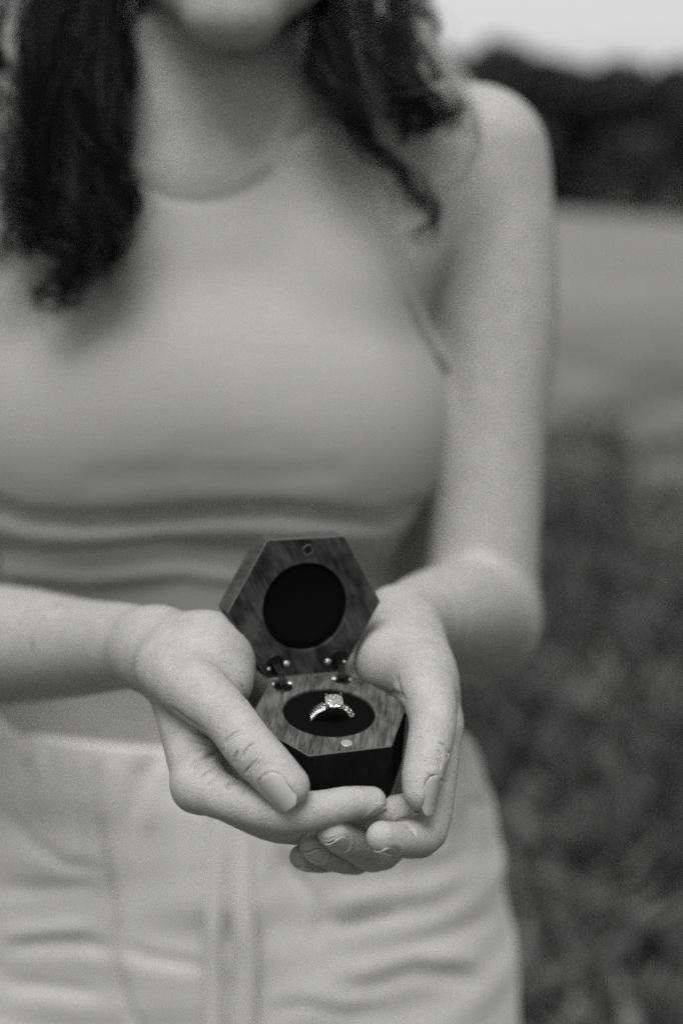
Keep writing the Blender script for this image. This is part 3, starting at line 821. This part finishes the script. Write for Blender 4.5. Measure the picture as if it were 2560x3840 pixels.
bpy.context.view_layer.update()
def part(name, me, m, parent, Mw=None, smooth=False):
    o = link(name, me, m, None, smooth); o.parent = parent
    o.matrix_parent_inverse = Matrix.Identity(4) if Mw is None else parent.matrix_world.inverted()
    if Mw is not None: o.matrix_basis = Mw
    return o
def hexshell(R, H, r_hole, deep, bev=.4, seg=72):
    """hexagonal block, top at z=0, with a round well of radius r_hole; material 0 top, 1 sides, 2 edge bevel"""
    bm = bmesh.new()
    def ringv(fn): return [bm.verts.new(fn(2 * math.pi * i / seg)) for i in range(seg)]
    def hexr(th, RR):
        a = RR * math.sqrt(3) / 2; k = (th + math.pi / 6) % (math.pi / 3) - math.pi / 6
        # vertices at 0,60,.. -> faces centred on 30,90,..
        k = th % (math.pi / 3) - math.pi / 6
        return a / math.cos(k)
    def hx(RR, z): return ringv(lambda t: (math.cos(t) * hexr(t, RR) / 1000, math.sin(t) * hexr(t, RR) / 1000, z / 1000))
    def ci(r, z): return ringv(lambda t: (math.cos(t) * r / 1000, math.sin(t) * r / 1000, z / 1000))
    rings = [(ci(r_hole, -deep), 0), (ci(r_hole, -.35), 0), (ci(r_hole + .3, 0), 0), (hx(R - bev * 1.1, 0), 0), (hx(R, -bev), 2), (hx(R, -H + bev), 1), (hx(R - bev * 1.1, -H), 2)]
    for (a, _), (b_, mi) in zip(rings[:-1], rings[1:]):
        for i in range(seg):
            f = bm.faces.new((a[i], b_[i], b_[(i + 1) % seg], a[(i + 1) % seg])); f.material_index = mi
    f = bm.faces.new(rings[-1][0][::-1]); f.material_index = 1
    f = bm.faces.new(rings[0][0]); f.material_index = 0
    bmesh.ops.recalc_face_normals(bm, faces=bm.faces)
    me = bpy.data.meshes.new('hex'); bm.to_mesh(me); bm.free(); return me
RH = 18.9
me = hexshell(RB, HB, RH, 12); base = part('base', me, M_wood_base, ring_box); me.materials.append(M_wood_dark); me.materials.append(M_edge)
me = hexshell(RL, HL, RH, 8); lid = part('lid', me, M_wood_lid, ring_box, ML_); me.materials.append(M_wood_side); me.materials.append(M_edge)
def disc(r, z0, z1, n=48, dome=0., cx=0, cy=0, slot=False, rings=4):
    bm = bmesh.new(); prev = None
    prof = [(r, z0), (r, z1 - .15), (r - .15, z1)] + [(r * (1 - k / rings), z1 + dome * (1 - (1 - k / rings) ** 2)) for k in range(1, rings)]
    first = None
    for rr, z in prof:
        vs = [bm.verts.new(((cx + rr * math.cos(2 * math.pi * i / n)) / 1000, (cy + rr * math.sin(2 * math.pi * i / n)) / 1000, z / 1000)) for i in range(n)]
        if prev:
            for i in range(n): bm.faces.new((prev[i], prev[(i + 1) % n], vs[(i + 1) % n], vs[i]))
        else: first = vs
        prev = vs
    bm.faces.new(prev); bm.faces.new(first[::-1])
    me = bpy.data.meshes.new('disc'); bm.to_mesh(me); bm.free(); return me
part('cushion', disc(RH - .1, -11.9, -1.1, 64, .7), M_velvet, base, smooth=True)
part('lining', disc(RH - .1, -7.9, -1.6, 64, -1.0), M_velvet, lid, smooth=True)
def on_plane(u, v, O, x, y, z):
    p0 = cam2w(0, 0, 0); r = W(u, v, 1000) - p0; t = ((O - p0) @ z) / (r @ z); p = p0 + r * t - O; return p @ x, p @ y
# magnets
mx_, my_ = on_plane(1299, 2788, BC, bx, by, bz)
part('magnet', disc(2.35, -.5, .3, 32, .05, mx_, my_), M_magnet, base, smooth=False)
mx_, my_ = on_plane(1154, 2062, LC, lx, ly, lz)
def annulus(r0, r1, z0, z1, cx, cy, n=40):
    path = [((cx + (r0 + r1) / 2 * math.cos(2 * math.pi * i / n)) / 1000, (cy + (r0 + r1) / 2 * math.sin(2 * math.pi * i / n)) / 1000, (z0 + z1) / 2000) for i in range(n)]
    v, f = tube(path, [(r1 - r0) / 2000] * n, 8, closed=True); return mesh_np('ring', v, f)
part('magnet', annulus(1.9, 2.3, -.45, .12, mx_, my_), M_steel, lid, smooth=True)
part('magnet_recess', disc(1.95, -.3, .06, 32, 0, mx_, my_), M_black, lid)
# hinges
def boxmesh(pts8):
    return mesh_np('b', pts8, [(0, 1, 2, 3), (7, 6, 5, 4), (0, 4, 5, 1), (1, 5, 6, 2), (2, 6, 7, 3), (3, 7, 4, 0)])
def bar(a, b_, w, h, up):
    a, b_, up = Vector(a) / 1000, Vector(b_) / 1000, Vector(up); t = (b_ - a).normalized(); s = t.cross(up).normalized() * w / 2000; u = s.cross(t).normalized() * h / 2000
    return boxmesh([a - s - u, a + s - u, a + s + u, a - s + u, b_ - s - u, b_ + s - u, b_ + s + u, b_ - s + u])
def screw(parent, cx, cy, r=1.25, m=None):
    me = disc(r, -.2, .55, 20, .45, cx, cy, rings=4); return part('screw', me, m or M_steel, parent, smooth=True)
def toL(p, O, x, y, z): q = p - O; return np.array([q @ x, q @ y, q @ z])
def fromL(p, O, x, y, z): return O + x * p[0] + y * p[1] + z * p[2]
for side, (lu, lv), (bu, bv), lscr, bscr in (
    (-1, (1032, 2490), (1062, 2578), [(1074, 2491, 1.5), (1007, 2510, .9)], [(1087, 2562, 1.5), (1024, 2569, .9)]),
    (1, (1266, 2470), (1283, 2550), [(1229, 2483, 1.5), (1290, 2483, .8)], [(1252, 2545, 1.5), (1312, 2552, .7)])):
    cl = on_plane(lu, lv, LC, lx, ly, lz); cb = on_plane(bu, bv, BC, bx, by, bz)
    hl = part('hinge', disc(3.7, -.3, .2, 32, 0, *cl), M_black, lid); part('rim', annulus(3.45, 3.95, .1, .5, *cl), M_black, hl, smooth=True)
    hb = part('hinge', disc(3.7, -.3, .2, 32, 0, *cb), M_black, base); part('rim', annulus(3.45, 3.95, .1, .5, *cb), M_black, hb, smooth=True)
    for u, v, r in lscr: screw(hl, *on_plane(u, v, LC, lx, ly, lz), r)
    for u, v, r in bscr: screw(hb, *on_plane(u, v, BC, bx, by, bz), r)
    A = fromL((cl[0], cl[1], 1.0), LC, lx, ly, lz); B_ = fromL((cb[0], cb[1], 1.0), BC, bx, by, bz); Mid = (A + B_) / 2 + (bz * 1.5 + lz * 1.5) * .8
    for dx in (-.8, .8):
        a_, m_, e_ = toL(A, BC, bx, by, bz), toL(Mid, BC, bx, by, bz), toL(B_, BC, bx, by, bz)
        for p in (a_, m_, e_): p[0] += dx
        part('hinge_arm', bar(a_, m_, .55, 1.2, (1, 0, 0)), M_black, hb); part('hinge_arm', bar(m_, e_, .55, 1.2, (1, 0, 0)), M_black, hb)
    m_ = toL(Mid, BC, bx, by, bz)
    v, f = tube([(m_ + np.array([dx, 0, 0])) / 1000 for dx in (-1.3, 1.3)], [.6 / 1000] * 2, 10); part('pin', mesh_np('pin', v, f), M_black, hb, smooth=True)

# ------------------------------------------------------------------ the ring
RR = 8.4
Rc = fromL((.2, -3.2, -2.0), BC, bx, by, bz)
ca, sa = math.cos(math.radians(-9)), math.sin(math.radians(-9))
gx = bx * ca + by * sa; gy = np.cross(bz, gx)
# the finger circle leans back a touch so its head faces the light
lean = math.radians(-14); gz = bz * math.cos(lean) + gy * math.sin(lean); gy2 = np.cross(gz, gx)
MR = MX(Rc, gx, gy2, gz)
ring = bpy.data.objects.new('engagement_ring', None); COL.objects.link(ring); ring.matrix_world = MR
tag(ring, 'engagement ring with a square cut stone and leafy twisted band standing in the black cushion', 'ring')
bpy.context.view_layer.update()
def rp_(deg, r=RR, y=0): return Vector((r * math.sin(math.radians(deg)), y, r * math.cos(math.radians(deg)))) / 1000
n = 72
v, f = tube([rp_(360 * i / n) for i in range(n)], [.5 / 1000] * n, 10, closed=True)
part('band', mesh_np('band', v, f), M_gold, ring, smooth=True)
for ph in (0, math.pi):            # two twined wires over the shoulders
    degs = [12 + i * 1.6 for i in range(55)]
    for sg in (-1, 1):
        path = [rp_(sg * d, RR + .75 * math.cos(d * .20 + ph), .95 * math.sin(d * .20 + ph)) for d in degs]
        v, f = tube(path, [.36 / 1000] * len(path), 8); part('twist', mesh_np('twist', v, f), M_gold, ring, smooth=True)
def leaf(deg, y, ang, ln, sg, big=1.0):
    bm = bmesh.new(); bmesh.ops.create_icosphere(bm, subdivisions=2, radius=.001)
    for q_ in bm.verts:
        w = 1 - abs(q_.co.x * 1000) ** 1.5 * .5
        q_.co = Vector((q_.co.x * ln, q_.co.y * .62 * w * big, q_.co.z * .34 * big))
    t = Matrix.Translation(rp_(deg, RR + .75, y)) @ Matrix.Rotation(math.radians(deg), 4, 'Y') @ Matrix.Rotation(math.radians(ang), 4, 'Z')
    bm.transform(t); me = bpy.data.meshes.new('leaf'); bm.to_mesh(me); bm.free(); return part('leaf', me, M_gold, ring, smooth=True)
for k, d in enumerate(range(24, 80, 8)):
    leaf(-d, -1.35, 60, 1.7, -1, .85); leaf(-d - 3, 1.3, -55, 1.6, -1, .85)
    if k % 2 == 0: leaf(d, -.4, -25, .9, 1)
for k, d in enumerate(range(26, 88, 7)):      # small set stones on the right shoulder
    bm = bmesh.new(); bmesh.ops.create_icosphere(bm, subdivisions=1, radius=.00062); bm.transform(Matrix.Translation(rp_(d, RR + .55, -.15 if k % 2 else .3)))
    me = bpy.data.meshes.new('accent_stone'); bm.to_mesh(me); bm.free(); part('accent_stone', me, M_steel, ring)
# head: basket, four claws, cushion-cut stone
HZ = RR + 2.7; s = 3.5
bm = bmesh.new()
def sq(hs, z, r=.28):
    out = []
    for k in range(16):
        t = 2 * math.pi * (k + .5) / 16; c_, s_2 = math.cos(t), math.sin(t); p = 5.0
        rr = hs / ((abs(c_) ** p + abs(s_2) ** p) ** (1 / p)); out.append(bm.verts.new((rr * c_ / 1000, rr * s_2 / 1000, z / 1000)))
    return out
prof = [(.35, HZ - 2.0), (s * .60, HZ - 1.1), (s * .98, HZ), (s, HZ + .15), (s * .80, HZ + .70), (s * .52, HZ + 1.0)]
prev = None
for lv, (hs, z) in enumerate(prof):
    cur = sq(hs, z)
    for i, q_ in enumerate(cur):                 # brilliant-style facets: every other corner of a row sits high or low
        if lv in (1, 4): q_.co.z += (.00022 if (i + lv) % 2 else -.00022); q_.co.x *= 1.03 if i % 2 else .97; q_.co.y *= 1.03 if i % 2 else .97
    if prev:
        for i in range(16):
            a_, b_, c_, d_ = prev[i], prev[(i + 1) % 16], cur[(i + 1) % 16], cur[i]
            if i % 2: bm.faces.new((a_, b_, c_)); bm.faces.new((a_, c_, d_))
            else: bm.faces.new((a_, b_, d_)); bm.faces.new((b_, c_, d_))
    else: bm.faces.new(cur[::-1])
    prev = cur
bm.faces.new(prev); me = bpy.data.meshes.new('gemstone'); bm.to_mesh(me); bm.free(); part('gemstone', me, M_gem, ring)
for sx in (-1, 1):
    for sy in (-1, 1):
        a = Vector((sx * 1.1, sy * .9, HZ - 2.6)) / 1000; b1 = Vector((sx * 3.0, sy * 3.0, HZ - .2)) / 1000; b2 = Vector((sx * 2.9, sy * 2.9, HZ + .95)) / 1000; b3 = Vector((sx * 2.5, sy * 2.5, HZ + 1.1)) / 1000
        v, f = tube([a, b1, b2, b3], [.4e-3, .45e-3, .62e-3, .5e-3], 10); me = mesh_np('claw', v, f); part('claw', me, M_gold, ring, smooth=True)
for z, hs in ((HZ - .9, 2.5), (HZ - 1.9, 1.9)):
    path = []
    for k in range(40):
        t = 2 * math.pi * k / 40; p = 4.0; rr = hs / ((abs(math.cos(t)) ** p + abs(math.sin(t)) ** p) ** (1 / p)); path.append(Vector((rr * math.cos(t), rr * math.sin(t), z)) / 1000)
    v, f = tube(path, [.3e-3] * 40, 8, closed=True); part('gallery', mesh_np('gallery', v, f), M_gold, ring, smooth=True)
print('box+ring', time.time() - T0)

# ------------------------------------------------------------------ ground, field, wood
M_ground = mat('dry_field', .3, .95, .1)
tc = N(M_ground, 'ShaderNodeTexCoord')
big = noise(M_ground, .35, 4, .6, tc.outputs['Object']); fine = noise(M_ground, 6, 4, .6, tc.outputs['Object'])
sepx = N(M_ground, 'ShaderNodeSeparateXYZ'); L(M_ground, tc.outputs['Object'], sepx.inputs[0])
mr = N(M_ground, 'ShaderNodeMapRange'); mr.inputs['From Min'].default_value = 5.0; mr.inputs['From Max'].default_value = 16; L(M_ground, sepx.outputs['Y'], mr.inputs['Value'])
blob = noise(M_ground, 1.6, 4, .6, tc.outputs['Object'])
near = ramp(M_ground, blob, [(.38, .022), (.5, .045), (.64, .115)]); far = ramp(M_ground, big, [(.3, .125), (.7, .155)])
mxc = N(M_ground, 'ShaderNodeMix'); mxc.data_type = 'RGBA'; L(M_ground, mr.outputs[0], mxc.inputs[0]); L(M_ground, near, mxc.inputs[6]); L(M_ground, far, mxc.inputs[7])
L(M_ground, mxc.outputs[2], bsdf(M_ground).inputs['Base Color']); bump(M_ground, fine, .5, .05)
def gz_(x, y):
    k = min(max((y - 10) / 50, 0), 1); return -.06 * max(-40, min(x, 40)) * k * k * (3 - 2 * k)
nx, ny = 90, 90; P = []; F = []
for j in range(ny + 1):
    for i in range(nx + 1):
        x = (i / nx * 2 - 1); x = math.copysign(abs(x) ** 2, x) * 500; y = -20 + (j / ny) ** 2.5 * 900
        y -= 300 * (1 - j / ny) ** 14; P.append((x, y, gz_(x, y)))
for j in range(ny):
    for i in range(nx): k = j * (nx + 1) + i; F.append((k, k + 1, k + nx + 2, k + nx + 1))
g = link('ground', mesh_fast('ground', P, F), M_ground); tag(g, kind='structure')

def blades(name, material, n, xr, yr, hr, wr, seed, dens=None):
    r = np.random.default_rng(seed); x = r.uniform(*xr, n); y = yr[0] + (yr[1] - yr[0]) * r.uniform(0, 1, n) ** 1.4
    sd = 0 if seed == 1 else 2.2
    cl = .7 * np.sin(x * 3.3 + sd + 1.6 * np.sin(y * 1.9)) * np.sin(y * 2.3 + sd + 1.4 * np.sin(x * 1.7)) + .5 * np.sin(x * 8.1 + y * 3.2 + sd) * np.sin(y * 6.3 - x * 2.7)
    k = r.uniform(-.7, .7, n) < cl + .05 - 2.2 * np.clip((y - 3.6) / 6.5, 0, 1) - (.5 * np.clip((2.6 - y) / 1.2, 0, 1) if seed == 2 else 0); x, y, cl = x[k], y[k], cl[k]; n = len(x)
    h = r.uniform(*hr, n) * (1 + .5 * cl); w = r.uniform(*wr, n); a = r.uniform(0, 6.28, n); lean = r.uniform(.3, 1.8, n) * h; la = r.uniform(0, 6.28, n)
    dx, dy = np.cos(a) * w, np.sin(a) * w; ex, ey = np.cos(la) * lean, np.sin(la) * lean
    z0 = np.zeros(n) - .01
    Pv = np.stack([np.stack([x - dx, y - dy, z0], 1), np.stack([x + dx, y + dy, z0], 1), np.stack([x + dx * .8 + ex * .35, y + dy * .8 + ey * .35, h * .6], 1), np.stack([x - dx * .8 + ex * .35, y - dy * .8 + ey * .35, h * .6], 1),
                   np.stack([x + dx * .1 + ex, y + dy * .1 + ey, h], 1), np.stack([x - dx * .1 + ex, y - dy * .1 + ey, h], 1)], 1).reshape(-1, 3)
    i = np.arange(n)[:, None] * 6; Fq = np.concatenate([i + [0, 1, 2, 3], i + [3, 2, 4, 5]])
    o = link(name, mesh_fast(name, Pv, Fq), material, smooth=False); return tag(o, kind='stuff')
M_g1 = mat('grass_dark', .028, .6, .3); M_g2 = mat('grass_pale', .07, .6, .3)
bg1 = blades('grass', M_g1, 150000, (-3, 6), (1.3, 10), (.02, .10), (.006, .016), 1); tag(bg1, 'dark rough grass covering the ground behind the person', 'grass')
bg2 = blades('dry_grass', M_g2, 60000, (-3, 6), (1.4, 10), (.02, .075), (.008, .02), 2); tag(bg2, 'pale dry grass blades mixed through the field behind the person', 'grass')
# wood
M_leaf = mat('dark_foliage', .03, .7, .2); L(M_leaf, ramp(M_leaf, noise(M_leaf, .5, 3), [(.3, .012), (.7, .05)]), bsdf(M_leaf).inputs['Base Color'])
r = np.random.default_rng(5); PV = []; 
crowns = []
for k in range(44):
    x = -26 + k * 1.45 + r.uniform(-.6, .6); y = 60 + r.uniform(-2, 5); hh = 6.2 + .15 * math.sin(k * .9) + r.uniform(-.15, .15)
    hh += .3 * math.exp(-((x - 6.3) / 1.2) ** 2)
    g0 = gz_(x, 60)
    for c in range(5): crowns.append((x + r.uniform(-1.2, 1.2), y + r.uniform(-1, 1), g0 + hh * r.uniform(.3, .8), r.uniform(1.1, 1.7)))
    crowns.append((x, y, g0 + hh - 1.3, 1.4)); crowns.append((x + .7, y + 1, g0 + hh - 1.35, 1.4)); crowns.append((x, y - 1, g0 + 1.0, 1.5))
NL = 700
for (x, y, z, R_) in crowns:
    dv = r.normal(size=(NL, 3)); dv /= np.linalg.norm(dv, axis=1, keepdims=True); dv *= (R_ * r.uniform(.55, 1.05, NL) ** .5)[:, None]
    c0 = np.array([x, y, z]) + dv; c0[:, 2] = np.maximum(c0[:, 2], gz_(x, 60) + .05)
    a = r.normal(size=(NL, 3)); a /= np.linalg.norm(a, axis=1, keepdims=True); b2 = np.cross(a, r.normal(size=(NL, 3))); b2 /= np.linalg.norm(b2, axis=1, keepdims=True)
    sz = r.uniform(.12, .26, NL)[:, None]
    PV.append(np.stack([c0 - a * sz, c0 + b2 * sz * .6, c0 + a * sz, c0 - b2 * sz * .6], 1).reshape(-1, 3))
PV = np.vstack(PV); o = link('distant_wood', mesh_fast('distant_wood', PV, np.arange(len(PV)).reshape(-1, 4)), M_leaf, smooth=False)
tag(o, 'dark line of trees along the far edge of the field under the pale sky', 'wood', kind='stuff')
print('done', time.time() - T0)
